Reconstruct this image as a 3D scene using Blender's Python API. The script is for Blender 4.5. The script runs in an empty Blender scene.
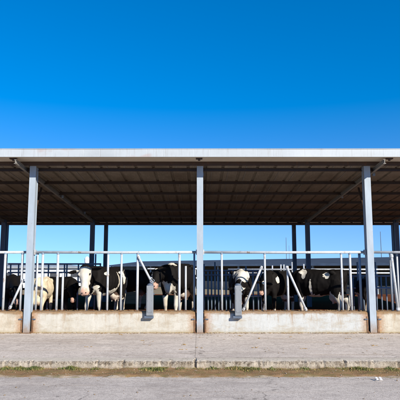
import bpy, bmesh, math, random
from math import radians as R, sin, cos, tan, atan, pi
from mathutils import Vector, Matrix, noise as mnoise

random.seed(7)
sc = bpy.context.scene
col = sc.collection

# ------------------------------------------------------------------ camera
F, PITCH, EYE = 520.0, R(7.45), 1.70
cam_d = bpy.data.cameras.new('camera'); cam = bpy.data.objects.new('camera', cam_d); col.objects.link(cam)
cam.location = (0, 0, EYE); cam.rotation_euler = (pi/2 + PITCH, 0, 0)
cam_d.sensor_width = 36.0; cam_d.lens = 36.0*F/400.0; cam_d.clip_start = 0.05; cam_d.clip_end = 6000
sc.camera = cam

def at(px, py, Y):
    """world point seen at photo pixel (px, py) at depth Y"""
    u, v = (px-200)/F, (200-py)/F
    t = Y/(cos(PITCH) - v*sin(PITCH))
    return Vector((u*t, Y, EYE + t*(sin(PITCH) + v*cos(PITCH))))

# ------------------------------------------------------------------ materials
class NT:
    def __init__(s, name):
        s.m = bpy.data.materials.new(name); s.m.use_nodes = True
        s.t = s.m.node_tree; s.n = s.t.nodes; s.b = s.n['Principled BSDF']
        s.tc = s.n.new('ShaderNodeTexCoord')
    def link(s, a, b): s.t.links.new(a, b)
    def mapped(s, scale=(1,1,1), coord='Object', loc=(0,0,0)):
        m = s.n.new('ShaderNodeMapping'); m.inputs['Scale'].default_value = scale; m.inputs['Location'].default_value = loc
        s.link(s.tc.outputs[coord], m.inputs[0]); return m.outputs[0]
    def noise(s, vec, scale, detail=6, rough=.6, dist=0):
        n = s.n.new('ShaderNodeTexNoise'); n.inputs['Scale'].default_value = scale; n.inputs['Detail'].default_value = detail
        n.inputs['Roughness'].default_value = rough; n.inputs['Distortion'].default_value = dist
        s.link(vec, n.inputs['Vector']); return n.outputs['Fac']
    def voro(s, vec, scale, feat='F1'):
        n = s.n.new('ShaderNodeTexVoronoi'); n.feature = feat; n.inputs['Scale'].default_value = scale
        s.link(vec, n.inputs['Vector']); return n.outputs['Distance']
    def ramp(s, fac, stops):
        r = s.n.new('ShaderNodeValToRGB'); e = r.color_ramp.elements
        while len(e) > 1: e.remove(e[-1])
        for i, (p, c) in enumerate(stops):
            k = e[0] if i == 0 else e.new(p)
            k.position = p; k.color = (c, c, c, 1) if isinstance(c, (int, float)) else (*c, 1)
        s.link(fac, r.inputs[0]); return r.outputs[0]
    def mix(s, fac, a, b, mode='MIX'):
        m = s.n.new('ShaderNodeMix'); m.data_type = 'RGBA'; m.blend_type = mode
        if isinstance(fac, (int, float)): m.inputs[0].default_value = fac
        else: s.link(fac, m.inputs[0])
        for q, i in ((a, 6), (b, 7)):
            if isinstance(q, tuple): m.inputs[i].default_value = (*q, 1)
            else: s.link(q, m.inputs[i])
        return m.outputs[2]
    def math(s, op, a, b=0.0, clamp=False):
        m = s.n.new('ShaderNodeMath'); m.operation = op; m.use_clamp = clamp
        for q, i in ((a, 0), (b, 1)):
            if isinstance(q, (int, float)): m.inputs[i].default_value = q
            else: s.link(q, m.inputs[i])
        return m.outputs[0]
    def sep(s, vec):
        x = s.n.new('ShaderNodeSeparateXYZ'); s.link(vec, x.inputs[0]); return x.outputs
    def attr(s, name):
        a = s.n.new('ShaderNodeAttribute'); a.attribute_name = name; return a.outputs['Fac']
    def bump(s, h, strength=.4, dist=.02):
        b = s.n.new('ShaderNodeBump'); b.inputs['Strength'].default_value = strength; b.inputs['Distance'].default_value = dist
        s.link(h, b.inputs['Height']); s.link(b.outputs[0], s.b.inputs['Normal'])
    def col(s, c):
        if isinstance(c, tuple): s.b.inputs['Base Color'].default_value = (*c, 1)
        else: s.link(c, s.b.inputs['Base Color'])
    def rough(s, r, metal=0.0, spec=.3):
        if isinstance(r, (int, float)): s.b.inputs['Roughness'].default_value = r
        else: s.link(r, s.b.inputs['Roughness'])
        s.b.inputs['Metallic'].default_value = metal; s.b.inputs['Specular IOR Level'].default_value = spec

M = {}
def simple(name, c, c2=None, scale=6, rough=.6, metal=0, spec=.3, bump=.15, stretch=(1,1,1)):
    t = NT(name); v = t.mapped(stretch, 'Object'); n = t.noise(v, scale)
    c2 = c2 or tuple(k*.7 for k in c)
    t.col(t.mix(t.ramp(n, [(.35, 0), (.68, 1)]), c, c2)); t.rough(rough, metal, spec)
    if bump: t.bump(t.noise(v, scale*8), bump, .004)
    M[name] = t.m; return t.m

# painted / galvanised steel with rust specks and dust
def steel(name, c, rust=.60, rc=(.20,.085,.03), splash=False):
    t = NT(name); v = t.mapped((1,1,.35))
    n = t.noise(v, 5, 8, .65); n2 = t.noise(t.mapped((1,1,.5), loc=(3,1,2)), 14, 8, .7)
    base = t.mix(t.ramp(n, [(.35, 0), (.7, 1)]), c, tuple(k*.78 for k in c))
    c1 = t.mix(t.ramp(n2, [(rust, 0), (rust+.07, .8)]), base, rc)
    if splash:
        z = t.sep(t.mapped((1,1,1)))[2]; run = t.noise(t.mapped((1,1,.05), loc=(2,2,2)), 26, 5, .7)
        c1 = t.mix(t.math('MULTIPLY', t.ramp(run, [(.56, 0), (.70, 1)]), .35), c1, (.22,.20,.18))
        e = t.math('ADD', z, t.math('MULTIPLY', t.math('SUBTRACT', n2, .5), .55))
        c1 = t.mix(t.ramp(e, [(.05, .75), (.32, 0)]), c1, (.22,.14,.075))
    t.col(c1); t.rough(.5, 0, .35); t.bump(t.math('ADD', n, n2), .25, .005); M[name] = t.m
steel('steel_white', (.43,.45,.465), .58, (.20,.12,.07))
steel('steel_column', (.31,.36,.41), .63, (.19,.12,.07), True)
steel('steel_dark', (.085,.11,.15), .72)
steel('steel_blue', (.19,.25,.32), .70)
steel('steel_box', (.20,.215,.23), .66)
steel('rust', (.20,.105,.05), .48, (.10,.05,.025))
steel('purlin_rust', (.06,.033,.020), .55, (.085,.038,.018))
steel('rafter_grey', (.25,.235,.21), .62, (.15,.075,.03))

# rough concrete for the apron
def ground_mat(name, a, b, dark, streak, rutscale, crack=True, ag=0.35):
    t = NT(name); P = t.mapped((1,1,1), 'Object')
    big = t.noise(t.mapped((.45,1.3,1)), 1.8, 8, .65, .4)
    fine = t.noise(P, 60, 4, .75); mid = t.noise(P, 7, 8, .7)
    c = t.mix(t.ramp(big, [(.32, 0), (.70, 1)]), a, b)
    c = t.mix(t.math('MULTIPLY', t.ramp(mid, [(.50, 0), (.72, 1)]), .55), c, dark)
    st = t.noise(t.mapped((.30,4.0,1), loc=(2,5,0)), rutscale, 6, .6)
    c = t.mix(t.math('MULTIPLY', t.ramp(st, [(.54, 0), (.70, 1)]), .5), c, streak)
    ag_n = t.voro(P, 95)
    c = t.mix(ag, c, t.mix(t.ramp(ag_n, [(.12, 0), (.5, 1)]), tuple(k*1.45 for k in a), tuple(k*.45 for k in dark)), 'MIX')
    c = t.mix(.38, c, t.ramp(fine, [(.3, .15), (.7, .95)]), 'OVERLAY')
    c = t.mix(.35, c, t.ramp(t.noise(P, 19, 6, .75), [(.32, .2), (.68, .85)]), 'OVERLAY')
    if crack:
        w = t.n.new('ShaderNodeVectorMath'); w.operation = 'ADD'
        nz = t.n.new('ShaderNodeTexNoise'); nz.inputs['Scale'].default_value = 2.2; nz.inputs['Detail'].default_value = 6
        t.link(P, nz.inputs['Vector']); t.link(nz.outputs['Color'], w.inputs[0]); t.link(t.mapped((.55,.55,1)), w.inputs[1])
        cr = t.voro(w.outputs[0], .75, 'DISTANCE_TO_EDGE')
        m = t.math('MULTIPLY', t.ramp(cr, [(.0, 1), (.006, .6), (.014, 0)]), t.ramp(t.noise(P, .8), [(.45, 0), (.6, 1)]))
        c = t.mix(t.math('MULTIPLY', m, .75), c, tuple(k*.35 for k in dark))
    patch = t.noise(t.mapped((.35,.8,1), loc=(7,3,0)), 2.1, 9, .72, .6)
    c = t.mix(t.math('MULTIPLY', t.ramp(patch, [(.50, 0), (.60, 1)]), .42), c, tuple(k*1.12 for k in dark))
    pale = t.noise(t.mapped((.5,1,1), loc=(1,9,0)), 3.7, 8, .7)
    c = t.mix(t.math('MULTIPLY', t.ramp(pale, [(.56, 0), (.68, 1)]), .4), c, tuple(k*1.2 for k in a))
    spots = t.math('MULTIPLY', t.ramp(t.voro(t.mapped((1,1.6,1)), 2.6), [(.045, 1), (.09, 0)]), t.ramp(t.noise(P, 1.3), [(.50, 0), (.56, .8)]))
    c = t.mix(spots, c, tuple(k*.30 for k in dark))
    if name == 'apron_concrete':
        X = t.sep(P)[0]
        jx = t.math('ADD', X, t.math('MULTIPLY', t.math('SUBTRACT', mid, .5), .03))
        j = t.ramp(t.math('ABSOLUTE', t.math('ADD', jx, .085)), [(.003, 1), (.009, 0)])
        c = t.mix(t.math('MULTIPLY', j, .6), c, (.15,.12,.10))
    t.col(c); t.rough(1.0, 0, 0.0)
    t.bump(t.math('ADD', t.math('MULTIPLY', fine, .6), t.math('ADD', mid, ag_n)), .32, .008)
    M[name] = t.m
ground_mat('apron_concrete', (.60,.52,.45), (.48,.42,.365), (.29,.245,.21), (.36,.28,.20), 1.3, True, .22)
ground_mat('road_asphalt', (.54,.475,.415), (.42,.37,.33), (.25,.215,.19), (.32,.235,.165), 1.1, True, .24)
ground_mat('barn_floor', (.18,.062,.028), (.13,.045,.022), (.07,.028,.014), (.20,.085,.04), 2, False)
ground_mat('far_earth', (.30,.24,.16), (.25,.20,.13), (.16,.13,.07), (.33,.27,.17), .3, False)

def kerb_mat():
    t = NT('kerb_concrete'); P = t.mapped((1,1,1)); z = t.sep(P)[2]
    n = t.noise(P, 5, 9, .7); f = t.noise(P, 38, 5, .8); g = t.noise(t.mapped((1,1,.5), loc=(4,0,1)), 11, 8, .7)
    c = t.mix(t.ramp(n, [(.35, 0), (.62, 1)]), (.53,.46,.37), (.36,.30,.225))
    c = t.mix(t.ramp(g, [(.50, 0), (.62, .9)]), c, (.20,.155,.105))
    edge = t.math('ADD', z, t.math('MULTIPLY', t.math('SUBTRACT', g, .5), .16))
    chip = t.math('MULTIPLY', t.ramp(edge, [(.085, 0), (.105, 1), (.14, 1), (.158, 0)]), t.ramp(f, [(.50, 0), (.57, 1)]))
    c = t.mix(t.math('MULTIPLY', chip, .85), c, (.075,.055,.04))
    base = t.ramp(edge, [(.0, 1), (.055, 0)])
    c = t.mix(t.math('MULTIPLY', base, .75), c, (.22,.145,.08))
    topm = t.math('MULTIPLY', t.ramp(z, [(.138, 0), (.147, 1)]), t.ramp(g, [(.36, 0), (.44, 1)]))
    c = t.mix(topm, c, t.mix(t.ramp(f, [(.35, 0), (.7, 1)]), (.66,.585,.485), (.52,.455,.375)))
    t.col(c); t.rough(.92, 0, .2); t.bump(t.math('ADD', t.math('ADD', n, g), t.math('ADD', f, t.noise(P, 110, 3, .7))), .8, .02); M['kerb'] = t.m
kerb_mat()

def dirt_mat():
    t = NT('dirt'); P = t.mapped((1,1,1)); n = t.noise(P, 4, 9, .7); f = t.noise(P, 45, 5, .8)
    c = t.mix(t.ramp(n, [(.32, 0), (.68, 1)]), (.33,.19,.085), (.17,.09,.04))
    c = t.mix(t.ramp(f, [(.45, 0), (.75, .8)]), c, (.42,.30,.18))
    y = t.sep(P)[1]; yy = t.math('ADD', y, t.math('MULTIPLY', t.math('SUBTRACT', t.noise(t.mapped((.5,1.5,1)), 5, 9, .75), .5), .62))
    c = t.mix(t.ramp(t.math('SUBTRACT', yy, 8.0), [(.38, 1), (.50, 0)]), c, t.mix(f, (.47,.41,.34), (.33,.28,.22)))
    c = t.mix(t.math('MULTIPLY', t.ramp(t.noise(t.mapped((.7,1.6,1), loc=(5,2,0)), 6, 8, .7), [(.46, 0), (.60, 1)]), .6), c, (.16,.145,.055))
    t.col(c); t.rough(.95, 0, .15); t.bump(t.math('ADD', n, f), .8, .02); M['dirt'] = t.m
dirt_mat()

def wall_mat(name, a, b, rust_amt):
    """lime-washed concrete; object z = 0 at the wall's foot, about .5 at its top"""
    t = NT(name); P = t.mapped((1,1,1)); x, y, z = t.sep(P)
    n = t.noise(P, 2.6, 9, .7); f = t.noise(P, 24, 7, .75); w = t.noise(t.mapped((1,1,.12), loc=(1,7,0)), 9, 6, .7)
    c = t.mix(t.ramp(n, [(.35, 0), (.66, 1)]), a, b)
    c = t.mix(t.ramp(f, [(.57, 0), (.72, .75)]), c, tuple(k*.62 for k in b))
    zz = t.math('ADD', z, t.math('MULTIPLY', t.math('SUBTRACT', n, .5), .20))
    run = t.math('MULTIPLY', t.ramp(w, [(.54, 0), (.64, 1)]), t.ramp(zz, [(.06, 0), (.40, 1)]))
    c = t.mix(t.math('MULTIPLY', run, rust_amt), c, (.25,.14,.05))
    ra = t.ramp(t.math('ADD', t.attr('rust'), t.math('MULTIPLY', t.math('SUBTRACT', f, .5), .9)), [(.40, 0), (.85, 1)])
    c = t.mix(t.math('MULTIPLY', ra, .75), c, t.mix(n, (.36,.17,.05), (.20,.085,.03)))
    bl = t.noise(t.mapped((.6,1,1.6), loc=(9,2,4)), 3.3, 8, .75)
    c = t.mix(t.math('MULTIPLY', t.ramp(bl, [(.50, 0), (.62, 1)]), .6), c, (.31,.26,.19))
    c = t.mix(t.math('MULTIPLY', t.ramp(t.voro(t.mapped((1,1,1.3)), 5.5), [(.05, 1), (.09, 0)]), t.ramp(t.noise(P, 1.7), [(.52, 0), (.58, .7)])), c, (.12,.075,.04))
    top = t.ramp(zz, [(.41, 0), (.455, 1)])
    c = t.mix(t.math('MULTIPLY', top, .85), c, t.mix(f, (.25,.15,.065), (.13,.07,.03)))
    foot = t.ramp(zz, [(-.02, 1), (.075, 0)])
    c = t.mix(t.math('MULTIPLY', foot, .6), c, (.26,.19,.075))
    t.col(c); t.rough(.9, 0, .2); t.bump(t.math('ADD', n, f), .5, .012); M[name] = t.m
wall_mat('limewash_cream', (.47,.43,.36), (.39,.34,.26), .6)
wall_mat('limewash_warm', (.455,.435,.385), (.38,.35,.29), .55)
wall_mat('limewash_cool', (.43,.44,.43), (.37,.365,.34), .65)
wall_mat('limewash_right', (.47,.44,.37), (.39,.345,.27), .55)

def roof_under():
    t = NT('roof_sheet'); P = t.mapped((1,1,1)); x, y, z = t.sep(P)
    n = t.noise(t.mapped((1,.35,1)), 2.4, 8, .7); f = t.noise(t.mapped((6,.6,1)), 9, 6, .7)
    c = t.mix(t.ramp(n, [(.32, 0), (.68, 1)]), (.235,.20,.155), (.15,.125,.09))
    c = t.mix(t.ramp(f, [(.52, 0), (.72, .7)]), c, (.36,.31,.25))
    c = t.mix(t.math('MULTIPLY', t.ramp(t.noise(P, 1.1, 5), [(.5, 0), (.7, 1)]), .6), c, (.11,.08,.055))
    t.col(c); t.rough(.7, 0, .3); t.bump(f, .2, .004); M['roof_sheet'] = t.m
roof_under()

def fascia_mat():
    t = NT('fascia_sheet'); P = t.mapped((1,1,1)); x, y, z = t.sep(P)
    n = t.noise(t.mapped((.6,1,1)), 1.4, 8, .7); f = t.noise(t.mapped((7,1,.5)), 4, 6, .7)
    c = t.mix(t.ramp(n, [(.35, 0), (.7, 1)]), (.38,.41,.43), (.31,.335,.35))
    c = t.mix(t.ramp(f, [(.54, 0), (.70, .6)]), c, (.25,.24,.23))
    spot = t.noise(t.mapped((.5,1,1), loc=(3.3,0,0)), 1.9, 3)
    c = t.mix(t.ramp(spot, [(.60, 0), (.68, .6)]), c, (.32,.25,.23))
    t.col(c); t.rough(.5, 0, .4); M['fascia'] = t.m
fascia_mat()
simple('soffit', (.60,.54,.44), (.50,.43,.33), 2, .7)
simple('board_tan', (.36,.26,.17), (.26,.18,.11), 3, .8, stretch=(.4,1,7))
simple('far_roof', (.045,.052,.062), (.035,.04,.05), .6, .7)
simple('far_wall_dark', (.05,.055,.065), None, 1, .8)
simple('far_wall_white', (.62,.64,.66), (.55,.56,.57), .8, .7)
simple('far_fascia', (.27,.30,.33), None, 1, .6)
simple('silo_white', (.78,.79,.80), (.7,.7,.72), 1, .5)
simple('pole_dark', (.10,.09,.085), None, 3, .8)
simple('hoof', (.05,.04,.035))
simple('eye', (.012,.009,.008), None, 3, .12, spec=.6, bump=0)
simple('horn', (.62,.52,.36), (.42,.33,.22), 8, .5)
simple('litter', (.85,.86,.86), (.8,.8,.8), 6, .6)
simple('straw', (.30,.20,.09), (.20,.125,.05), 30, .85)

def weed_mat():
    t = NT('weeds'); a = t.attr('tint'); 
    c = t.ramp(a, [(0, (.085,.105,.028)), (.4, (.15,.155,.045)), (.65, (.27,.21,.075)), (1, (.30,.21,.09))])
    t.col(c); t.rough(.75, 0, .25); M['weeds'] = t.m
weed_mat()

def hide(name, dark, light, thr=.0):
    t = NT(name); P = t.mapped((1,1,1))
    n = t.noise(P, 5.5, 5, .55, 1.0); h = t.noise(t.mapped((1,1,2.5)), 70, 4, .7)
    w = t.math('ADD', t.attr('white'), t.math('MULTIPLY', t.math('SUBTRACT', n, .5), .85))
    f = t.ramp(w, [(.455, 0), (.485, 1)])
    lw = t.mix(t.ramp(t.noise(P, 3.5, 6), [(.4, 0), (.75, 1)]), light, tuple(k*q for k, q in zip(light, (.80,.72,.60))))
    dk = t.mix(t.ramp(h, [(.35, 0), (.7, 1)]), dark, tuple(k*1.9 for k in dark))
    c = t.mix(f, dk, lw)
    c = t.mix(t.attr('skin'), c, (.50,.30,.22)); c = t.mix(t.attr('dirt'), c, (.20,.13,.075)); c = t.mix(t.attr('hoofmask'), c, (.04,.03,.025))
    t.col(c); t.rough(.7, 0, .12); t.bump(t.math('ADD', h, t.noise(P, 9, 4)), .45, .012); M[name] = t.m
hide('hide_holstein', (.0045,.0036,.0032), (.52,.495,.435))
hide('hide_cream', (.40,.335,.235), (.48,.43,.33))

# ------------------------------------------------------------------ mesh helpers
def tag(o, label=None, cat=None, group=None, kind=None):
    for k, v in (('label', label), ('category', cat), ('group', group), ('kind', kind)):
        if v: o[k] = v
    return o
def empty(name, loc=(0,0,0), rz=0):
    o = bpy.data.objects.new(name, None); col.objects.link(o); o.location = loc; o.rotation_euler.z = rz; o.empty_display_size = .2
    return o

class MB:
    def __init__(s): s.bm = bmesh.new()
    def box(s, c, size, rot=None):
        m = Matrix.Translation(Vector(c)) @ (rot.to_4x4() if rot else Matrix()) @ Matrix.Diagonal((*size, 1))
        bmesh.ops.create_cube(s.bm, size=1, matrix=m); return s
    def bar(s, a, b, w, h=None, up=(0,0,1)):
        a, b = Vector(a), Vector(b); d = b-a; L = d.length; z = d/L
        u = Vector(up)
        if abs(z.dot(u)) > .98: u = Vector((0,1,0))
        x = u.cross(z).normalized(); y = z.cross(x)
        rot = Matrix((x, y, z)).transposed()
        return s.box((a+b)/2, (w, h or w, L), rot)
    def tube(s, pts, r, n=10, cap=True):
        pts = [Vector(p) for p in pts]; rs = r if isinstance(r, (list, tuple)) else [r]*len(pts)
        rings = []
        for i, p in enumerate(pts):
            d = (pts[min(i+1, len(pts)-1)] - pts[max(i-1, 0)]).normalized()
            u = Vector((0,1,0)) if abs(d.y) < .9 else Vector((0,0,1))
            x = u.cross(d).normalized(); y = d.cross(x)
            rr = rs[i]; ra, rb = rr if isinstance(rr, tuple) else (rr, rr)
            rings.append([s.bm.verts.new(p + x*ra*cos(2*pi*k/n) + y*rb*sin(2*pi*k/n)) for k in range(n)])
        for a, b in zip(rings, rings[1:]):
            for k in range(n): s.bm.faces.new((a[k], a[(k+1)%n], b[(k+1)%n], b[k]))
        if cap: s.bm.faces.new(rings[0][::-1]); s.bm.faces.new(rings[-1])
        return s
    def ell(s, c, r, rot=None, seg=14):
        m = Matrix.Translation(Vector(c)) @ (rot.to_4x4() if rot else Matrix()) @ Matrix.Diagonal((*r, 1))
        bmesh.ops.create_uvsphere(s.bm, u_segments=seg, v_segments=max(6, seg//2+1), radius=1, matrix=m); return s
    def prism(s, prof, a, b):
        """profile [(y, z)] swept along x from a to b"""
        n = len(prof); A = [s.bm.verts.new((a, y, z)) for y, z in prof]; B = [s.bm.verts.new((b, y, z)) for y, z in prof]
        for k in range(n): s.bm.faces.new((A[k], A[(k+1)%n], B[(k+1)%n], B[k]))
        s.bm.faces.new(A[::-1]); s.bm.faces.new(B); return s
    def build(s, name, mat, parent=None, bevel=0, smooth=False):
        bmesh.ops.recalc_face_normals(s.bm, faces=s.bm.faces)
        if bevel: bmesh.ops.bevel(s.bm, geom=list(s.bm.edges), offset=bevel, segments=2, affect='EDGES', profile=.6)
        me = bpy.data.meshes.new(name); s.bm.to_mesh(me); s.bm.free()
        if smooth:
            for p in me.polygons: p.use_smooth = True
        o = bpy.data.objects.new(name, me); col.objects.link(o); me.materials.append(mat)
        if parent: o.parent = parent
        return o

def fbm(x, y, z=0, s=1):
    return mnoise.fractal((x*s, y*s, z*s), 1.0, 2.0, 5)

def sheet(name, xs, ys, zf, mat, kind='structure'):
    bm = bmesh.new(); g = [[bm.verts.new((x, y, zf(x, y))) for x in xs] for y in ys]
    for j in range(len(ys)-1):
        for i in range(len(xs)-1): bm.faces.new((g[j][i], g[j][i+1], g[j+1][i+1], g[j+1][i]))
    me = bpy.data.meshes.new(name); bm.to_mesh(me); bm.free()
    for p in me.polygons: p.use_smooth = True
    o = bpy.data.objects.new(name, me); col.objects.link(o); me.materials.append(mat); o['kind'] = kind
    return o
def lin(a, b, n): return [a + (b-a)*i/(n-1) for i in range(n)]

# ------------------------------------------------------------------ ground, road, kerb, apron
YK, YC, YW = 9.03, 12.25, 12.30           # kerb face, column face, wall face
ZA0, ZA1, ZF = 0.15, 0.21, 0.30           # apron at the kerb, apron at the wall, shed floor
def ground_z(x, y):
    if y < 12.6: return -.03
    if y < 24: return .05
    if y < 30: return .22
    return .22 - 1.4*min(1, (y-30)/15)
sheet('ground', lin(-3000, 3000, 9)[:4] + lin(-120, 120, 25) + lin(-3000, 3000, 9)[5:],
      [-400, -60, -20, 0, 6, 12, 12.55, 12.65, 18, 23.9, 24.1, 27, 30, 33, 36, 40, 45, 60, 120, 400, 1500, 4500], ground_z, M['far_earth'])
sheet('road', lin(-40, 40, 161), lin(-12, 8.72, 60), lambda x, y: .002 + .012*fbm(x, y, 0, .5) - .002*0, M['road_asphalt'])
def dirt_z(x, y):
    e = min(1, max(0, (y - 8.40 - .10*fbm(x, 3, 0, 1.7) - .05*fbm(x, 8, 0, 9))/.10)); return -.012 + e*(.030 + .028*(fbm(x, y, 2, 3) + .3))
sheet('dirt_verge', lin(-16, 16, 640), lin(8.28, 9.06, 22), dirt_z, M['dirt'])
# kerb: chipped irregular front edge
def kerb():
    bm = bmesh.new(); xs = lin(-16, 16, 900); prof = []
    rows = []
    for x in xs:
        a = fbm(x, 0, 0, 1.3); b = .8*fbm(x, 5, 1, 5) + .5*fbm(x, 8, 2, 31); c = fbm(x, 9, 3, 26) + .5*fbm(x, 4, 3, 9)
        bite = max(0, b-.15)*.06 + max(0, c)*.018
        gap = 1 if abs(x+.08) < .012 else 0
        y0 = YK + .012*a + bite*.6 + gap*.05
        rows.append([(y0+.006, -.04), (y0+.004*c, .02), (y0+.010*b, .06+.01*c), (y0+.012*c, .10), (y0 + bite*.8+.008*b, .132-bite*.5),
                     (y0+.022+bite, ZA0-.006-bite*.5-gap*.03), (y0+.06+bite, ZA0+.002*c-gap*.03), (YK+.30, ZA0+.004)])
    g = [[bm.verts.new((x, y, z)) for y, z in r] for x, r in zip(xs, rows)]
    for i in range(len(xs)-1):
        for k in range(7): bm.faces.new((g[i][k], g[i+1][k], g[i+1][k+1], g[i][k+1]))
    me = bpy.data.meshes.new('kerb'); bm.to_mesh(me); bm.free()
    o = bpy.data.objects.new('kerb', me); col.objects.link(o); me.materials.append(M['kerb']); o['kind'] = 'structure'
kerb()
sheet('apron', lin(-16, 16, 200), lin(YK+.26, 12.6, 40), lambda x, y: ZA0 + (ZA1-ZA0)*(y-YK)/(YC-YK) + .005*fbm(x, y, 0, .8) + (.0 if y > YK+.3 else 0), M['apron_concrete'])
sheet('shed_floor', lin(-16, 16, 90), lin(12.5, 29.5, 56), lambda x, y: ZF + .03*fbm(x, y, 0, 1.2) - .01*max(0, y-24), M['barn_floor'])

# weeds, pebbles
def weeds():
    bm = bmesh.new(); lay = bm.verts.layers.float.new('tint')
    def blade(x, y, z, h, w, ang, lean, tint):
        d = Vector((cos(ang), sin(ang), 0)); s_ = Vector((-sin(ang), cos(ang), 0))
        p0 = Vector((x, y, z)); p1 = p0 + Vector((0,0,h*.55)) + d*lean*h*.35; p2 = p0 + Vector((0,0,h*(1-.35*lean))) + d*lean*h
        vs = [bm.verts.new(q) for q in (p0-s_*w, p0+s_*w, p1+s_*w*.8, p1-s_*w*.8, p2)]
        for v in vs: v[lay] = tint
        bm.faces.new(vs[:4]); bm.faces.new((vs[3], vs[2], vs[4]))
    patches = [(0, 12, .9), (12, 27, .8), (26, 44, 1.0), (57, 80, 1.0), (138, 168, .95), (176, 186, .35), (205, 220, .3), (224, 262, 1.0), (268, 276, .3), (300, 312, .25), (338, 376, .85), (384, 399, .3), (90, 100, .35), (-60, -5, .8), (402, 440, .7)]
    for a, b, dens in patches:
        n = int((b-a)*dens*34)
        for _ in range(n):
            q = (random.betavariate(1.5, 1.5)); px = a + (b-a)*q
            X = at(px, 372, 8.95).x; Y = 9.02 - abs(random.gauss(0, .075)); edge = min(q, 1-q)*2
            clump = .5 + fbm(X, 4, 0, 5)
            if random.random() > .35 + clump: continue
            g = max(0, min(1, .55 + fbm(X, Y, 7, 3)))
            blade(X, Y, dirt_z(X, Y)-.005, random.uniform(.015, .060)*(.6+.7*edge), random.uniform(.0025, .006), random.uniform(0, 2*pi), random.uniform(.2, 1.1), min(1, max(0, random.gauss(.42, .28)*g*1.6)))
    for _ in range(5200):
        X = random.uniform(-5, 5); Y = 9.03 - abs(random.gauss(0, .17))
        if Y < 8.5 or random.random() > .35 + 1.7*fbm(X, Y*2, 11, 1.6): continue
        blade(X, Y, dirt_z(X, Y), random.uniform(.008, .03), .003, random.uniform(0, 2*pi), random.uniform(.8, 1.6), random.uniform(.35, 1))
    me = bpy.data.meshes.new('weeds'); bm.to_mesh(me); bm.free()
    o = bpy.data.objects.new('weeds', me); col.objects.link(o); me.materials.append(M['weeds'])
    tag(o, 'low green and dry yellow weeds along the foot of the kerb', 'weeds', None, 'stuff')
weeds()
def pebbles():
    b = MB()
    for _ in range(1100):
        X = random.uniform(-5.2, 5.2); Y = random.choice((random.uniform(8.3, 9.0), random.uniform(8.3, 9.0), random.uniform(8.3, 9.0), random.uniform(6.5, 8.5)))
        r = random.uniform(.002, .007) if random.random() < .93 else random.uniform(.008, .015)
        z = dirt_z(X, Y) if Y > 8.4 else .004
        m = Matrix.Translation((X, Y, z+r*.3)) @ Matrix.Rotation(random.uniform(0, 6), 4, 'Z') @ Matrix.Diagonal((r*random.uniform(.8, 1.6), r, r*.7, 1))
        bmesh.ops.create_icosphere(b.bm, subdivisions=1, radius=1, matrix=m)
    o = b.build('gravel', M['kerb']); tag(o, 'loose stones scattered on the dirt by the kerb', 'gravel', None, 'stuff')
pebbles()
def crumbs():
    b = MB()
    for _ in range(1500):
        X = random.uniform(-5, 5); q = random.random()
        Y = YW - abs(random.gauss(0, .05)) if q < .72 else random.uniform(9.3, 12.2)
        if q >= .72 and fbm(X, Y, 3, .9) < .22: continue
        z = ZA0 + (ZA1-ZA0)*(Y-YK)/(YC-YK) + .006; a = random.uniform(0, pi); L = random.uniform(.015, .06)
        b.bar((X-cos(a)*L/2, Y-sin(a)*L/2, z), (X+cos(a)*L/2, Y+sin(a)*L/2, z+random.uniform(0, .008)), .006, .004)
    for _ in range(16):
        X = random.uniform(-5, 5); Y = random.uniform(9.4, 12.1); z = ZA0 + (ZA1-ZA0)*(Y-YK)/(YC-YK)
        for k_ in range(random.randint(2, 7)):
            b.ell((X+random.gauss(0, .04), Y+random.gauss(0, .03), z+.004), (random.uniform(.008, .03), random.uniform(.008, .02), .007), seg=7)
    tag(b.build('straw_litter', M['straw']), 'straw crumbs and muck along the foot of the wall and on the apron', 'straw', None, 'stuff')
crumbs()
def scrap(px, label):
    p = at(px, 381.4, 8.2); p.z = .016
    bm = bmesh.new(); g = []
    for j in range(5):
        g.append([bm.verts.new((p.x + (i-2)*.009*(1-.06*j), p.y + (j-2)*.019, p.z + .012*abs(mnoise.noise((px+i*.5, j*.5, 0))) + .008*j)) for i in range(5)])
    for j in range(4):
        for i in range(4): bm.faces.new((g[j][i], g[j][i+1], g[j+1][i+1], g[j+1][i]))
    bmesh.ops.solidify(bm, geom=list(bm.faces), thickness=.003)
    me = bpy.data.meshes.new('paper_scrap'); bm.to_mesh(me); bm.free()
    o = bpy.data.objects.new('paper_scrap', me); col.objects.link(o); me.materials.append(M['litter'])
    tag(o, label, 'litter', 'white scraps on the road')
scrap(377, 'small white scrap lying on the road at the right, the left one of two')
scrap(380.8, 'small white scrap lying on the road at the right, the right one of two')

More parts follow.
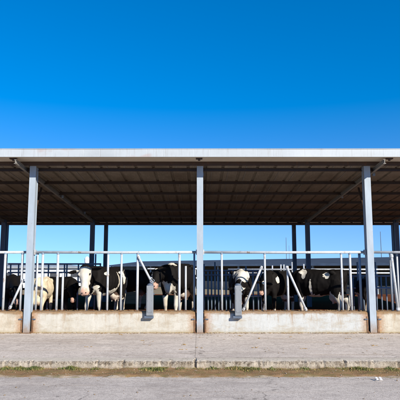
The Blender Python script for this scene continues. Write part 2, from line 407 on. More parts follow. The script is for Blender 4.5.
# ------------------------------------------------------------------ the shed
EYEZ = EYE
def purl_z(y): return EYEZ + 2.33 - .078*(y-12.34)      # underside plane of the purlins
shed = empty('cattle_shed', (0, YC, ZA1))
tag(shed, 'open fronted cattle shed with pale steel columns and a brown underside metal roof', 'cattle shed')
OFF = Vector((0, YC, ZA1))
def loc(b):                                   # move shed meshes to the shed's own origin
    bmesh.ops.translate(b.bm, verts=b.bm.verts, vec=-OFF); return b
XB = [-7.3, -4.0, 0.0, 4.0, 7.3]
def ibeam_col(b, x, y0, y1, w, z0, z1):
    tf = .016
    b.box((x, y0+tf/2, (z0+z1)/2), (w, tf, z1-z0)); b.box((x, y1-tf/2, (z0+z1)/2), (w, tf, z1-z0))
    b.box((x, (y0+y1)/2, (z0+z1)/2), (w*.82, y1-y0-2*tf-.002, z1-z0-.01)); return b
for x in XB:
    b = MB(); ibeam_col(b, x, YC, YC+.19, .150, ZA1-.05, EYEZ+2.46)
    c = loc(b).build('column', M['steel_column'], shed)
    f = MB(); f.box((x, YC+.095, ZA1+.008), (.24, .24, .014))
    for sx in (-.115, .115):
        f.tube([(x+sx, YC-.02, ZA1+.012), (x+sx, YC-.02, ZA1+.05)], .011, 6)
    loc(f).build('base_plate', M['rust'], c)
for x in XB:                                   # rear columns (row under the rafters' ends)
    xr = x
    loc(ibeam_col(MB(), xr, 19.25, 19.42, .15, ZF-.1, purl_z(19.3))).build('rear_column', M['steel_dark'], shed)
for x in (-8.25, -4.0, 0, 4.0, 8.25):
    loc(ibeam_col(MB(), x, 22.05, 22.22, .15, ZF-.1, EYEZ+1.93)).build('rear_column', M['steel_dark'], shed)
for x in XB:                                   # rafters, bolted beside the columns
    sg = (x > 0) - (x < 0); xa = x + .24*sg; y0, y1 = (11.72, 19.24) if x else (12.46, 19.24); xb = x - .02*sg
    XR = lambda y: xa + (xb-xa)*(y-11.72)/(19.24-11.72)
    b = MB()
    for dz, w, h in ((-.047, .060, .010), (.0, .010, .084), (.042, .060, .010)):
        b.bar((XR(y0), y0, purl_z(y0)+.05+dz), (XR(y1), y1, purl_z(y1)-.07+dz), w, h)
    r = loc(b).build('rafter', M['rafter_grey'], shed)
    for yy in (12.62, 15.2, 17.8):
        q = MB(); q.bar((XR(yy)+.07, yy, purl_z(yy)-.06), (XR(yy)+.07, yy, purl_z(yy)+.02), .06, .05); loc(q).build('cleat', M['steel_box'], r)
    k = MB(); k.bar((x, 12.46, EYEZ+1.28), (XR(13.55), 13.55, purl_z(13.55)-.145), .045, .045); loc(k).build('knee_brace', M['purlin_rust'], r)
PY = [12.44, 13.75, 15.05, 16.35, 17.65, 18.85, 19.9]
for y in PY:
    b = MB(); z = purl_z(y)
    b.box((0, y, z+.012), (24, .052, .012)); b.box((0, y+.021, z+.046), (24, .010, .055)); b.box((0, y+.005, z+.078), (24, .045, .008))
    loc(b).build('purlin', M['purlin_rust'], shed)
# ribbed roof sheet
def roof_sheet(y0, y1, zf, name, extra=None):
    b = MB(); x = -12.0; prof = []
    while x < 12:
        prof += [(x, 0), (x+.335, 0), (x+.352, .032), (x+.398, .032), (x+.415, 0)]; x += .42
    ys = lin(y0, y1, 8); rows = []
    for side in (0, .006):
        rows.append([[b.bm.verts.new((px, y, zf(y)+pz+side)) for px, pz in prof] for y in ys])
    for g in rows:
        for j in range(len(ys)-1):
            for i in range(len(prof)-1):
                if (Vector(g[j][i].co)-Vector(g[j][i+1].co)).length > 1e-6: b.bm.faces.new((g[j][i], g[j][i+1], g[j+1][i+1], g[j+1][i]))
    for j in (0, -1):
        for i in range(len(prof)-1): b.bm.faces.new((rows[0][j][i], rows[0][j][i+1], rows[1][j][i+1], rows[1][j][i]))
    if extra:
        n0 = len(b.bm.faces); extra(b); b.bm.faces.ensure_lookup_table()
        for f in b.bm.faces[n0:]: f.material_index = 1
    o = loc(b).build(name, M['roof_sheet'], shed); o.data.materials.append(M['rafter_grey']); return o
def seams(b):
    x = -11.9
    while x < 12:
        for y0, y1 in zip([12.2]+PY, PY+[20.4]):
            if random.random() < .62:
                j = random.uniform(-.012, .012)
                b.bar((x+j, y0+.06, purl_z(y0+.06)+.078), (x+j+random.uniform(-.01,.01), y1-.06, purl_z(y1-.06)+.078), .016, .010)
        x += .42
rs = roof_sheet(12.225, 20.45, lambda y: purl_z(y)+.084, 'roof_sheet', seams)
for x in (-8.25, -4.0, 0, 4.0, 8.25):
    b = MB(); b.bar((x, 20.3, purl_z(20.3)+.06), (x, 22.1, EYEZ+1.90), .08, .10); loc(b).build('tie_beam', M['purlin_rust'], shed)
roof_sheet(20.45, 22.6, lambda y: EYEZ + 2.02 + .03*(y-20.45), 'rear_sun_shield')  # added, hidden from view: keeps the sun off the back row of columns
# boxed eave: ribbed fascia + soffit
b = MB(); YE = 11.65; SAG = lambda x: .006*fbm(x, 1, 4, .7); zt, zb = EYEZ+2.705, EYEZ+2.521; x = -12.0; prof = []
while x < 12: prof += [(x, 0), (x+.34, 0), (x+.343, .0012), (x+.352, .0012), (x+.355, 0)]; x += .36
lap = lambda x: .004*(int((x+13)/2.9) % 2)
lo = [b.bm.verts.new((px, YE+d+lap(px), zb+SAG(px))) for px, d in prof]; hi = [b.bm.verts.new((px, YE+d+lap(px), zt+SAG(px+3))) for px, d in prof]
for i in range(len(prof)-1): b.bm.faces.new((lo[i], lo[i+1], hi[i+1], hi[i]))
b.box((0, YE+.012, zt+.002), (24.06, .04, .010)); b.box((0, YE+.008, zb+.002), (24.06, .022, .012))
fa = loc(b).build('fascia', M['fascia'], shed)
b = MB(); b.box((0, YE+.28, zb+.004), (24, .53, .008)); b.box((0, YE+.28, zt-.01), (24, .55, .01))
loc(b).build('soffit', M['soffit'], shed)
b = MB(); b.box((0, YE+.553, zb-.03), (24, .012, .13)); b.box((0, YE+.575, zb-.092), (24, .05, .01)); loc(b).build('eave_purlin', M['purlin_rust'], shed)
for x in (-4.32, -.02, 4.38):
    b = MB(); b.box((x, YE+.16, zb-.014), (.15, .10, .022)); b.tube([(x, YE+.16, zb-.02), (x, YE+.16, zb-.06)], .028, 8); loc(b).build('eave_hook', M['purlin_rust'], shed)
b = MB(); b.box((0, 20.53, purl_z(20.5)+.17), (24, .12, .36)); loc(b).build('rear_gutter_sun_stop', M['purlin_rust'], shed)  # gutter made extra tall to block sun coming over the roof onto the rear columns
b = MB(); b.box((0, 22.13, EYEZ+1.98), (24, .12, .10)); loc(b).build('rear_beam', M['purlin_rust'], shed)

# ------------------------------------------------------------------ feed walls between the columns
def feed_wall(x0, x1, mat, label, plates):
    root = empty('feed_wall', ((x0+x1)/2, YW, ZA1)); tag(root, label, 'wall', 'low concrete feed walls between the columns')
    w = x1-x0; H = .49; n = int(w/.05)
    bm = bmesh.new(); rows = []
    for i in range(n+1):
        x = -w/2 + w*i/n; q = fbm(x+x0, 0, 2, 3); c = fbm(x+x0, 2, 5, 11)
        rows.append([(.004*q, -.04), (.006*c, .10), (.006*q, .22), (.005*c, .34), (.006*q, H-.05), (.012+.008*c, H-.012+.006*q), (.035, H+.010*c), (.14, H+.012*q), (.25, H), (.27, H-.02), (.27, -.04)])
    g = [[bm.verts.new((-w/2+w*i/n, y, z)) for y, z in r] for i, r in enumerate(rows)]
    for i in range(n):
        for k in range(10): bm.faces.new((g[i][k], g[i+1][k], g[i+1][k+1], g[i][k+1]))
    bm.faces.new(g[0]); bm.faces.new(g[-1][::-1])
    me = bpy.data.meshes.new('concrete_panel'); bm.to_mesh(me); bm.free(); me.materials.append(M[mat])
    ar = me.attributes.new('rust', 'FLOAT', 'POINT')
    for i, v in enumerate(me.vertices):
        d = min([w/2 - q*v.co.x for q in plates]); ar.data[i].value = max(0, 1 - d/.36)
    o = bpy.data.objects.new('concrete_panel', me); col.objects.link(o); o.parent = root
    for s_ in plates:
        xe = s_*(w/2-.045)
        p = MB().box((xe+s_*.022, -.004, .19), (.04, .012, .38)).build('end_plate', M['rust'], root)
        MB().box((xe-s_*.012, -.014, .315), (.075, .02, .024)).build('tie_bracket', M['steel_dark'], p)
    st = MB()                                  # straw and crumbs lying on top belongs to the wall's dirty top
    for _ in range(int(w*60)):
        X = random.uniform(-w/2, w/2); Y = random.uniform(.02, .24); a = random.uniform(0, pi); L = random.uniform(.02, .07)
        st.bar((X-cos(a)*L/2, Y-sin(a)*L/2*.6, H+.016), (X+cos(a)*L/2, Y+sin(a)*L/2*.6, H+.013+random.uniform(0, .012)), .005, .004)
    s2 = st.build('straw', M['straw'], root); s2['kind'] = 'stuff'
feed_wall(-7.2, -4.10, 'limewash_cream', 'low cream concrete feed wall left of the left column, under the diagonal bar', (1,))
feed_wall(-3.90, -.10, 'limewash_warm', 'low off-white concrete feed wall under the white faced cow, left of the middle column', (-1, 1))
feed_wall(.10, 3.90, 'limewash_cool', 'low bluish white concrete feed wall with rust runs, right of the middle column', (-1, 1))
feed_wall(4.10, 7.2, 'limewash_right', 'low concrete feed wall right of the right column', (-1,))

# ------------------------------------------------------------------ feed fences
YFN = 12.42; ZT = at(200, 252.2, YFN).z; ZW = ZA1+.48
def feed_fence(x0, x1, label, posts, diags):
    xm = (x0+x1)/2; root = empty('feed_fence', (xm, YFN, ZW)); tag(root, label, 'fence', 'white tube feed fences between the columns')
    O = Vector((xm, YFN, ZW))
    m = MB().tube([Vector((x0, YFN, ZT))-O, Vector(((x0+x1)/2, YFN, ZT-.006))-O, Vector((x1, YFN, ZT))-O], .031, 12)
    m.build('top_rail', M['steel_white'], root, smooth=True)
    for px, top, r, mt, dy in posts:
        p = at(px, 311, YFN+dy); zt_ = ZT if top is None else at(px, top, YFN+dy).z
        if dy < .15: MB().box(Vector((p.x, YFN+dy, ZW+.02))-O, (.10, .10, .012)).build('foot_plate', M['rust'], root)
        if top is None and mt == W_: MB().tube([Vector((p.x, YFN+dy, ZT-.05))-O, Vector((p.x, YFN+dy, ZT-.012))-O], r*1.22, 10).build('collar', M['steel_blue'], root)
        MB().tube([Vector((p.x, YFN+dy, ZW-.02 if dy < .15 else ZF))-O, Vector((p.x, YFN+dy, zt_))-O], r, 10).build('post', M[mt], root, smooth=True)
    for xa, ya, xb, yb, r in diags:
        a = at(xa, ya, YFN-.05); c = at(xb, yb, YFN-.05)
        MB().tube([a-O, c-O], r, 10).build('diagonal_bar', M['steel_white'], root, smooth=True)
        for e, f_ in ((a, c), (c, a)):
            d = (f_-e).normalized(); q = e + d*.05 - O
            k_ = MB().tube([q-d*.03, q+d*.03], r*1.3, 10).build('clamp', M['steel_white'], root)
            MB().tube([q+Vector((0, -.042, 0)), q+Vector((0, .10, 0))], .009, 8).build('pin', M['rust'], k_)
    for xx in (x0+.012, x1-.012):
        MB().box(Vector((xx, YFN, ZT))-O, (.022, .12, .12)).build('rail_flange', M['steel_white'], root)
W_ = 'steel_white'
feed_fence(-7.2, -4.09, 'white tube feed fence left of the left column with one thin diagonal bar', [(2.8, None, .030, W_, 0), (20.2, None, .030, W_, 0), (-25, None, .03, W_, 0), (-60, None, .03, W_, 0)], [(23.5, 279, 9.5, 309, .026)])
feed_fence(-3.925, -.076, 'white tube feed fence in front of the white faced cow, left of the middle column',
    [(35.6, None, .022, W_, .05), (40.8, None, .030, W_, 0), (56.2, None, .030, W_, 0), (61.8, 273, .026, W_, .02), (107, None, .026, W_, 0), (120.6, None, .026, W_, 0), (137, None, .030, W_, 0), (179.2, None, .030, W_, 0), (185.6, 266, .024, W_, .05), (194.2, None, .022, 'steel_blue', .02)],
    [(137.6, 255, 152.3, 283.5, .026)])
feed_fence(.076, 3.925, 'white tube feed fence with two slanting bars, right of the middle column',
    [(222, None, .026, W_, 0), (265.5, None, .026, W_, 0), (288.4, 266, .028, W_, 0), (343, None, .026, W_, 0), (351.8, None, .030, W_, 0), (361.5, None, .032, 'steel_blue', .05)],
    [(262, 266, 242.8, 311, .026), (286.2, 266, 306.5, 311, .028)])
feed_fence(4.09, 7.2, 'white tube feed fence right of the right column', [(393, None, .030, W_, .25), (399.5, None, .024, W_, .12), (430, None, .03, W_, 0), (460, None, .03, W_, 0)], [(391.2, 254, 398.2, 311, .034)])

# ------------------------------------------------------------------ upright metal drinker boxes hung on the wall
def drinker(px, label):
    p = at(px, 315.5, YW-.075); zt_ = at(px, 285.5, YW-.075).z
    root = empty('drinker_box', p); tag(root, label, 'drinker', 'upright grey metal boxes on the feed wall')
    H = zt_-p.z
    MB().box((0, 0, H/2), (.155, .13, H)).build('housing', M['steel_box'], root, bevel=.008)
    MB().box((-.02, .01, -.035), (.21, .11, .06)).build('bracket', M['steel_dark'], root, bevel=.006)
    bl = MB().box((0, -.069, H*.52), (.115, .006, H*.82))
    for bx in (-.045, .045):
        for bz in (.14, .5, .86): bl.tube([(bx, -.078, H*bz), (bx, -.071, H*bz)], .008, 6)
    bl.build('cover_plate', M['steel_box'], root); MB().box((0, .03, H*.72), (.20, .06, .035)).build('strap', M['steel_dark'], root)
    bo = MB().ell((.0, .03, H+.01), (.075, .075, .04)).build('bowl', M['steel_dark'], root, smooth=True)
    MB().tube([(.05, .03, H+.02), (.09, .05, H+.12), (.03, .07, H+.16)], .010, 8).build('water_pipe', M['steel_box'], bo, smooth=True)
drinker(149.8, 'upright grey metal box in front of the black cow with a white chest')
drinker(238.3, 'upright grey metal box in front of the cow with cream shoulders')

# ------------------------------------------------------------------ cows
def ring_tube(bm, secs, n=16):
    """secs: (centre, axis_a, axis_b) with axes already scaled"""
    rings = [[bm.verts.new(c + a*cos(2*pi*k/n) + b_*sin(2*pi*k/n)) for k in range(n)] for c, a, b_ in secs]
    for r0, r1 in zip(rings, rings[1:]):
        for k in range(n): bm.faces.new((r0[k], r0[(k+1)%n], r1[(k+1)%n], r1[k]))
    bm.faces.new(rings[0][::-1]); bm.faces.new(rings[-1])

def smoothstep(a, b, x):
    t = max(0, min(1, (x-a)/(b-a))); return t*t*(3-2*t)

def cow(label, px, Y, theta, scale, poll, muzzle, patches, legw=(0, 0), mat='hide_holstein', horns=False, step=0.0, vox=.017, dirty=.75):
    base = at(px, 300, Y); base.z = ZF
    th = R(theta); root = empty('cow', base, th); root.scale = (scale,)*3
    tag(root, label, 'cow', 'cows in the shed')
    inv = Matrix.Rotation(-th, 4, 'Z')
    def to_local(p): return (inv @ (p-base))/scale
    P0, P1 = to_local(at(*poll)), to_local(at(*muzzle))
    hd = (P1-P0); HL = hd.length; hd.normalize(); k = HL/.56
    fwd = Vector((1,0,0)); up0 = Vector((0,0,1))
    hs = up0.cross(hd)
    if hs.length < .3: hs = Vector((0,1,0)) if abs(hd.y) < .7 else Vector((-1,0,0))
    hs = hs.normalized()
    # side axis as far as possible along the axis perpendicular to head and the line to the neck
    N0 = Vector((.60, 0, 1.16)); toneck = (P0-N0)
    hs2 = toneck.cross(hd)
    if hs2.length > .12:
        hs2.normalize(); hs = hs2 if hs2.dot(hs) > 0 else -hs2
    hu = hd.cross(hs).normalized()
    if hu.dot(-toneck) > 0 and abs(hd.z) > .85: pass
    if hu.z < -.05: hu = -hu; hs = -hs
    if abs(hd.z) > .6 and hu.dot(toneck) < 0: hu = -hu; hs = -hs
    bm = bmesh.new(); V = Vector
    # trunk
    T = [(-.83,1.25,.06,.07), (-.80,1.23,.16,.14), (-.72,1.20,.235,.215), (-.58,1.145,.285,.262), (-.36,1.075,.335,.295), (-.08,1.035,.375,.325), (.18,1.03,.385,.325), (.42,1.06,.37,.275), (.58,1.09,.345,.235), (.72,1.10,.30,.205), (.83,1.10,.22,.155), (.89,1.10,.10,.08)]
    ring_tube(bm, [(V((x,0,z)), V((0,ry,0)), V((0,0,rz))) for x, z, rz, ry in T], 20)
    # hip bones, spine ridge
    for s_ in (-1, 1):
        bmesh.ops.create_uvsphere(bm, u_segments=10, v_segments=8, radius=1, matrix=Matrix.Translation((-.46, s_*.22, 1.345)) @ Matrix.Diagonal((.10,.06,.065,1)))
        bmesh.ops.create_uvsphere(bm, u_segments=10, v_segments=8, radius=1, matrix=Matrix.Translation((.50, s_*.17, 1.12)) @ Matrix.Diagonal((.17,.09,.27,1)))
    ring_tube(bm, [(V((x,0,z)), V((0,.05,0)), V((0,0,.04))) for x, z in ((-.74,1.40),(-.4,1.40),(0,1.395),(.4,1.415),(.56,1.42))], 8)
    # neck
    pe = P0 + hd*.10*k - hu*.02; mid = N0.lerp(pe, .55) + V((0,0,.03))
    pts = [(V((.46,0,1.13)), .30, .20), (N0, .27, .185), (N0.lerp(mid,.6), .22, .155), (mid, .18, .13), (pe, .125, .10)]
    ss = []
    for i, (c, rv, rh) in enumerate(pts):
        d = (pts[min(i+1,4)][0]-pts[max(i-1,0)][0]).normalized(); sx = V((0,1,0)).lerp(hs if hs.y >= 0 else -hs, max(0, i-1)/3*.8).normalized()
        u = d.cross(sx).normalized(); sx = u.cross(d).normalized(); ss.append((c, sx*rh, u*rv))
    ring_tube(bm, ss, 16)
    # brisket / dewlap
    bmesh.ops.create_uvsphere(bm, u_segments=12, v_segments=8, radius=1, matrix=Matrix.Translation((.72,0,.86)) @ Matrix.Diagonal((.15,.10,.17,1)))
    # head
    HS = [(-.05,.055,.060,-.01), (.0,.105,.105,-.02), (.08,.130,.118,-.035), (.16,.132,.122,-.04), (.23,.122,.104,-.04), (.31,.100,.082,-.035), (.39,.086,.074,-.03), (.45,.082,.086,-.03), (.50,.080,.094,-.032), (.545,.066,.086,-.035), (.58,.036,.056,-.04)]
    ring_tube(bm, [(P0+hd*t*k+hu*o*k, hs*rw*k, hu*rh*k) for t, rh, rw, o in HS], 16)
    for s_ in (-1, 1):                                     # ears
        e0 = P0 + hd*.06*k + hs*s_*.09*k + hu*.01; tip = hs*s_*.25*k - hd*.01*k - V((0,0,.03))
        fn = hd*.8+hu*.5; fn = fn.normalized(); wv = tip.cross(fn).normalized()
        ring_tube(bm, [(e0, wv*.022, fn*.018), (e0+tip*.25, wv*.045, fn*.017), (e0+tip*.6, wv*.058, fn*.015), (e0+tip*.85, wv*.035, fn*.013), (e0+tip, wv*.010, fn*.009)], 10)
        bmesh.ops.create_uvsphere(bm, u_segments=8, v_segments=6, radius=1, matrix=Matrix.Translation(P0+hd*.30*k+hs*s_*.045*k-hu*.09*k) @ Matrix.Diagonal((.05*k,.05*k,.05*k,1)))
        bmesh.ops.create_uvsphere(bm, u_segments=8, v_segments=6, radius=1, matrix=Matrix.Translation(P0+hd*.16*k+hs*s_*.092*k+hu*.035*k) @ Matrix.Diagonal((.035*k,.035*k,.035*k,1)))
    # legs
    def leg(pts):
        ss = []
        for i, (x, y, z, ra, rb) in enumerate(pts):
            c = V((x,y,z)); a_ = V(pts[max(i-1,0)][:3]); b_ = V(pts[min(i+1,len(pts)-1)][:3]); d = (b_-a_).normalized()
            sy = V((0,1,0)); u = d.cross(sy).normalized(); ss.append((c, sy*rb, u*ra))
        ring_tube(bm, ss, 12)
    for s_, st in ((-1, step), (1, -step)):
        y = .155*s_
        leg([(.54,y,1.05,.17,.10), (.52,y,.86,.14,.10), (.51+st*.3,y*1.02,.70,.095,.08), (.545+st*.6,y,.50,.062,.058), (.555+st*.8,y,.405,.060,.055), (.545+st,y,.32,.042,.04), (.545+st*1.1,y,.16,.040,.038), (.555+st*1.2,y,.105,.054,.05), (.59+st*1.2,y,.055,.062,.056), (.605+st*1.2,y,.0,.075,.064)])
        y = .165*s_
        leg([(-.56,y*1.05,1.15,.22,.12), (-.54,y*1.1,.92,.215,.12), (-.56-st*.4,y*1.1,.74,.145,.085), (-.64-st*.7,y,.60,.085,.055), (-.71-st,y*.95,.50,.070,.048), (-.705-st,y*.95,.42,.052,.042), (-.685-st,y,.28,.044,.038), (-.67-st,y,.15,.042,.038), (-.65-st,y,.10,.054,.05), (-.62-st,y,.05,.06,.055), (-.605-st,y,.0,.075,.062)])
    # udder and tail
    bmesh.ops.create_uvsphere(bm, u_segments=14, v_segments=10, radius=1, matrix=Matrix.Translation((-.50,0,.66)) @ Matrix.Diagonal((.21,.155,.16,1)))
    for tx, ty in ((-.42,.06), (-.42,-.06), (-.56,.06), (-.56,-.06)):
        ring_tube(bm, [(V((tx,ty,.56)), V((.026,0,0)), V((0,.026,0))), (V((tx,ty,.47)), V((.02,0,0)), V((0,.02,0)))], 8)
    ring_tube(bm, [(V(c), V((r,0,0)), V((0,r,0))) for c, r in (((-.74,0,1.41),.045), ((-.86,.0,1.37),.034), ((-.91,.02,1.2),.026), ((-.90,.03,.95),.022), ((-.89,.03,.72),.030), ((-.88,.03,.58),.048), ((-.88,.03,.42),.022))], 8)
    bmesh.ops.recalc_face_normals(bm, faces=bm.faces)
    me0 = bpy.data.meshes.new('raw'); bm.to_mesh(me0); bm.free()
    tmp = bpy.data.objects.new('raw', me0); col.objects.link(tmp)
    rm = tmp.modifiers.new('r', 'REMESH'); rm.mode = 'VOXEL'; rm.voxel_size = vox
    sm = tmp.modifiers.new('s', 'SMOOTH'); sm.iterations = 3; sm.factor = .5
    dg = bpy.context.evaluated_depsgraph_get(); dg.update()
    me = bpy.data.meshes.new_from_object(tmp.evaluated_get(dg)); me.name = 'body'
    bpy.data.objects.remove(tmp); bpy.data.meshes.remove(me0)
    nrm = [v.normal.copy() for v in me.vertices]; moved = []
    for v, vn in zip(me.vertices, nrm):                    # muscle, bone and loose skin
        c = v.co; a = mnoise.noise((c.x*7+px, c.y*7, c.z*5)); b_ = mnoise.noise((c.x*19, c.y*19+px, c.z*12))
        rib = sin(c.x*46+c.z*6)*smoothstep(.35, .1, abs(c.x-.08))*smoothstep(.75, .95, c.z)*smoothstep(1.35, 1.2, c.z)
        hollow = -.030*math.exp(-(((c.x+.33)/.11)**2+((c.z-1.22)/.12)**2))
        amp = .35 + .65*smoothstep(.35, .8, c.z)
        moved.extend(c + vn*((.011*a + .004*b_)*amp + .0035*rib + hollow))
    me.vertices.foreach_set('co', moved); me.update()
    for p in me.polygons: p.use_smooth = True
    wa = me.attributes.new('white', 'FLOAT', 'POINT'); sk = me.attributes.new('skin', 'FLOAT', 'POINT')
    hf = me.attributes.new('hoofmask', 'FLOAT', 'POINT'); di = me.attributes.new('dirt', 'FLOAT', 'POINT')
    for i, v in enumerate(me.vertices):
        c = v.co; q = c-P0; hc = (q.dot(hd)/k, q.dot(hs)/k, q.dot(hu)/k)
        inhead = hc[0] > .02 and abs(hc[1]) < .17 and abs(hc[2]) < .22 and hc[0] < .66
        w = 0.0
        for kind, cc, rr in patches:
            if kind == 'h':
                if not inhead: continue
                d = sum(((a-b_)/r)**2 for a, b_, r in zip(hc, cc, rr))**.5
            else: d = sum(((a-b_)/r)**2 for a, b_, r in zip(c, cc, rr))**.5
            w = max(w, 1 - d*.5)
        if inhead:
            ed = min((hc[0]-.175)**2 + (abs(hc[1])-.11)**2 + (hc[2]-.035)**2 for _ in (0,))**.5
            w *= .55 + .45*smoothstep(.012, .040, ed)
        lz = legw[0] if c.x > 0 else legw[1]
        if c.z < lz+.12: w = max(w, smoothstep(lz+.12, lz-.08, c.z))
        wa.data[i].value = w
        if inhead: sk.data[i].value = .9*smoothstep(.44, .50, hc[0] + .10*fbm(c.x+px, c.y, c.z, 12))
        ud = ((c.x+.5)/.25)**2 + (c.y/.2)**2 + ((c.z-.6)/.22)**2
        if ud < 1: sk.data[i].value = .45*(1-ud)
        hf.data[i].value = smoothstep(.075, .055, c.z)
        di.data[i].value = dirty*smoothstep(.75, .1, c.z)*max(0, .5+fbm(c.x, c.y, c.z, 6))
    me.materials.clear(); me.materials.append(M[mat])
    body = bpy.data.objects.new('body', me); col.objects.link(body); body.parent = root
    for s_ in (-1, 1):
        e = MB().ell(P0+hd*.175*k+hs*s_*.112*k+hu*.035*k, (.019*k,)*3, seg=10).build('eye', M['eye'], root, smooth=True)
        for t_ in (.025,):
            MB().ell(P0+hd*.545*k+hs*s_*.036*k+hu*.018*k, (.016*k,.012*k,.014*k), seg=8).build('nostril', M['eye'], root, smooth=True)
    if horns:
        for s_ in (-1, 1):
            h0 = P0 + hs*s_*.075*k + hu*.03
            MB().tube([h0, h0+hs*s_*.09*k+hu*.02-hd*.01, h0+hs*s_*.16*k-hd*.05*k+hu*.05, h0+hs*s_*.19*k-hd*.12*k+hu*.08], [.028,.024,.017,.006], 8).build('horn', M['horn'], root, smooth=True)
    return root

FACE = ('h', (.28,0,.06), (.40,.175,.26))
cow('black and white cow with a white face looking out from behind the feed wall', 105, 14.35, -114, 1.0,
    (84.8, 267.5, 13.1), (84.2, 294, 12.78),
    [FACE, ('b', (.62,0,.62), (.20,.30,.22)), ('b', (-.1,.30,.70), (.30,.16,.13)), ('b', (.30,.32,1.25), (.10,.12,.05)), ('b', (-.15,.0,.62), (.36,.26,.08)), ('b', (-.22,.30,1.14), (.045,.13,.22)), ('b', (-.38,.30,1.28), (.16,.12,.04)), ('b', (-.50,.28,1.16), (.05,.14,.22)), ('b', (-.66,.25,1.0), (.045,.12,.2)), ('b', (.66,.14,.92), (.10,.10,.05))], (.72, .55), step=.08)
cow('black cow with a white chest and white withers standing at the left metal box', 178, 14.35, -107, 1.06,
    (157.5, 270, 13.25), (153.5, 287.5, 12.85),
    [('h', (.22,-.10,.08), (.24,.035,.12)), ('b', (.72,0,.78), (.24,.14,.24)), ('b', (.54,.0,1.46), (.16,.26,.10)), ('h', (.0,0,.1), (.06,.06,.06)), ('b', (-.1,0,.62), (.3,.25,.06)), ('h', (.5,0,-.02), (.06,.05,.06))], (.62, .4), step=-.06)
cow('black cow with cream shoulders, head lowered behind the right metal box', 240, 14.35, -91, .95,
    (239.5, 287, 13.15), (238.8, 304, 12.85),
    [('b', (.66,0,1.36), (.30,.34,.17)), ('b', (.9,0,1.2), (.22,.25,.12)), ('h', (.0,0,.06), (.2,.2,.1)), ('b', (.5,.17,.35), (.12,.1,.35))], (.30, .4), step=.05)
cow('black cow with a white shoulder spot, crowded in beside the side on cow', 278, 14.9, -128, .92,
    (264, 281.5, 13.75), (261, 294, 13.5),
    [('b', (.45,.28,1.18), (.09,.12,.09)), ('h', (.12,0,.1), (.07,.05,.12)), ('b', (-.1,0,.62), (.5,.28,.08)), ('b', (.5,-.16,.3), (.14,.12,.32))], (.30, .45), step=.06)
cow('black cow standing side on with a white flank stripe and pale udder', 319.5, 14.35, 146, .95,
    (290, 278, 15.4), (284, 291, 15.5),
    [('b', (-.30,.26,1.30), (.10,.14,.10)), ('b', (.42,.22,1.38), (.12,.20,.09)), ('b', (.36,.22,1.24), (.05,.16,.08)), ('b', (.14,.34,.88), (.035,.16,.28)), ('b', (-.05,.0,.60), (.55,.40,.12)), ('b', (-.44,.18,.62), (.18,.22,.16)), ('b', (-.70,.16,.55), (.10,.14,.28)), ('b', (-.84,.05,.75), (.06,.12,.22))], (.58, .62), step=.07)
cow('small black cow with its head down, right of the left column', 60, 15.0, -38, .80,
    (71, 286.5, 14.3), (73, 301.5, 14.1), [('b', (0,0,.6), (.3,.25,.06))], (.2, .2), vox=.022)
cow('small cream coloured cow beside the black one, close to the left column', 42.5, 14.5, 93, .80,
    (40, 282, 15.6), (40, 289, 16.0), [('b', (-.2,.2,1.2), (.3,.3,.3))], (.4, .4), mat='hide_cream', vox=.022)
cow('black cow at the far left edge with its head low', 12, 14.9, -70, .85,
    (16, 287, 13.9), (17, 303, 13.6), [('b', (.1,0,.6), (.3,.25,.08))], (.2, .3), vox=.022)
cow('small black cow standing behind the fence, left of the right column', 362, 17.3, 98, .74,
    (360, 285, 18.3), (359, 291, 18.6), [('b', (0,.3,.7), (.2,.2,.12))], (.3, .3), vox=.022)
cow('cream faced cow at the back, between the white faced cow and the left metal box', 131, 17.6, -125, .93,
    (123.5, 277.5, 16.7), (122.5, 288.5, 16.4), [FACE, ('b', (.6,0,.6), (.2,.3,.2))], (.6, .5), vox=.022)

# ------------------------------------------------------------------ barriers further back in the shed
def barrier(x0, x1, Y, rails, posts, mat, label, top=None, r=.028):
    root = empty('stall_barrier', ((x0+x1)/2, Y, ZF)); tag(root, label, 'barrier', 'tube barriers at the back of the shed'); O = Vector(((x0+x1)/2, Y, ZF))
    zs = [at(200, y, Y).z for y in rails]
    for z in zs: MB().tube([Vector((x0, Y, z))-O, Vector((x1, Y, z))-O], r, 8).build('rail', M[mat], root, smooth=True)
    for x, zt_ in posts:
        MB().tube([Vector((x, Y+.05, ZF-.03))-O, Vector((x, Y+.05, zt_ if zt_ else max(zs)))-O], r*.95, 8).build('post', M[mat], root, smooth=True)
Z = lambda y, Y: at(200, y, Y).z
barrier(at(8,270,17.9).x, at(101,270,17.9).x, 17.9, (264, 272.5, 282), [(at(p,270,17.9).x, Z(t_,17.9) if t_ else None) for p, t_ in ((10,None),(18,None),(21.5,255),(36,256),(48,None),(64,264),(66.5,None),(78,None),(88,None),(95,254),(100,None))], 'steel_blue', 'blue grey tube barrier at the back of the left bay, behind the cream cow')
barrier(at(116,270,30.5).x, at(198,270,30.5).x, 30.5, (268.8, 278), [(at(p,270,30.5).x, None) for p in (119,142,166,188,195)], 'steel_white', 'white tube barrier behind the black cow with white withers', r=.045)
barrier(at(203,270,17.4).x, at(262,270,17.4).x, 17.4, (270.5, 275, 296), [(at(p,270,17.4).x, Z(t_,17.4) if t_ else None) for p, t_ in ((204,264),(208,None),(211.5,None),(215,262),(218.5,None),(226,None),(230,None),(233.5,None),(246,266),(253,None),(258,None),(261.5,None))], 'steel_blue', 'close set blue grey barrier bars right of the middle column')
barrier(at(228,270,30.5).x, at(396,270,30.5).x, 30.5, (269.4, 273.0), [(at(p,270,30.5).x, Z(t_,30.5) if t_ else None) for p, t_ in ((268,None),(272.5,265.5),(281,264.5),(284,264.5),(292.3,262),(304,264),(316,None),(329,None),(340,None))], 'steel_white', 'long white double rail barrier behind the side on black cow', r=.045)
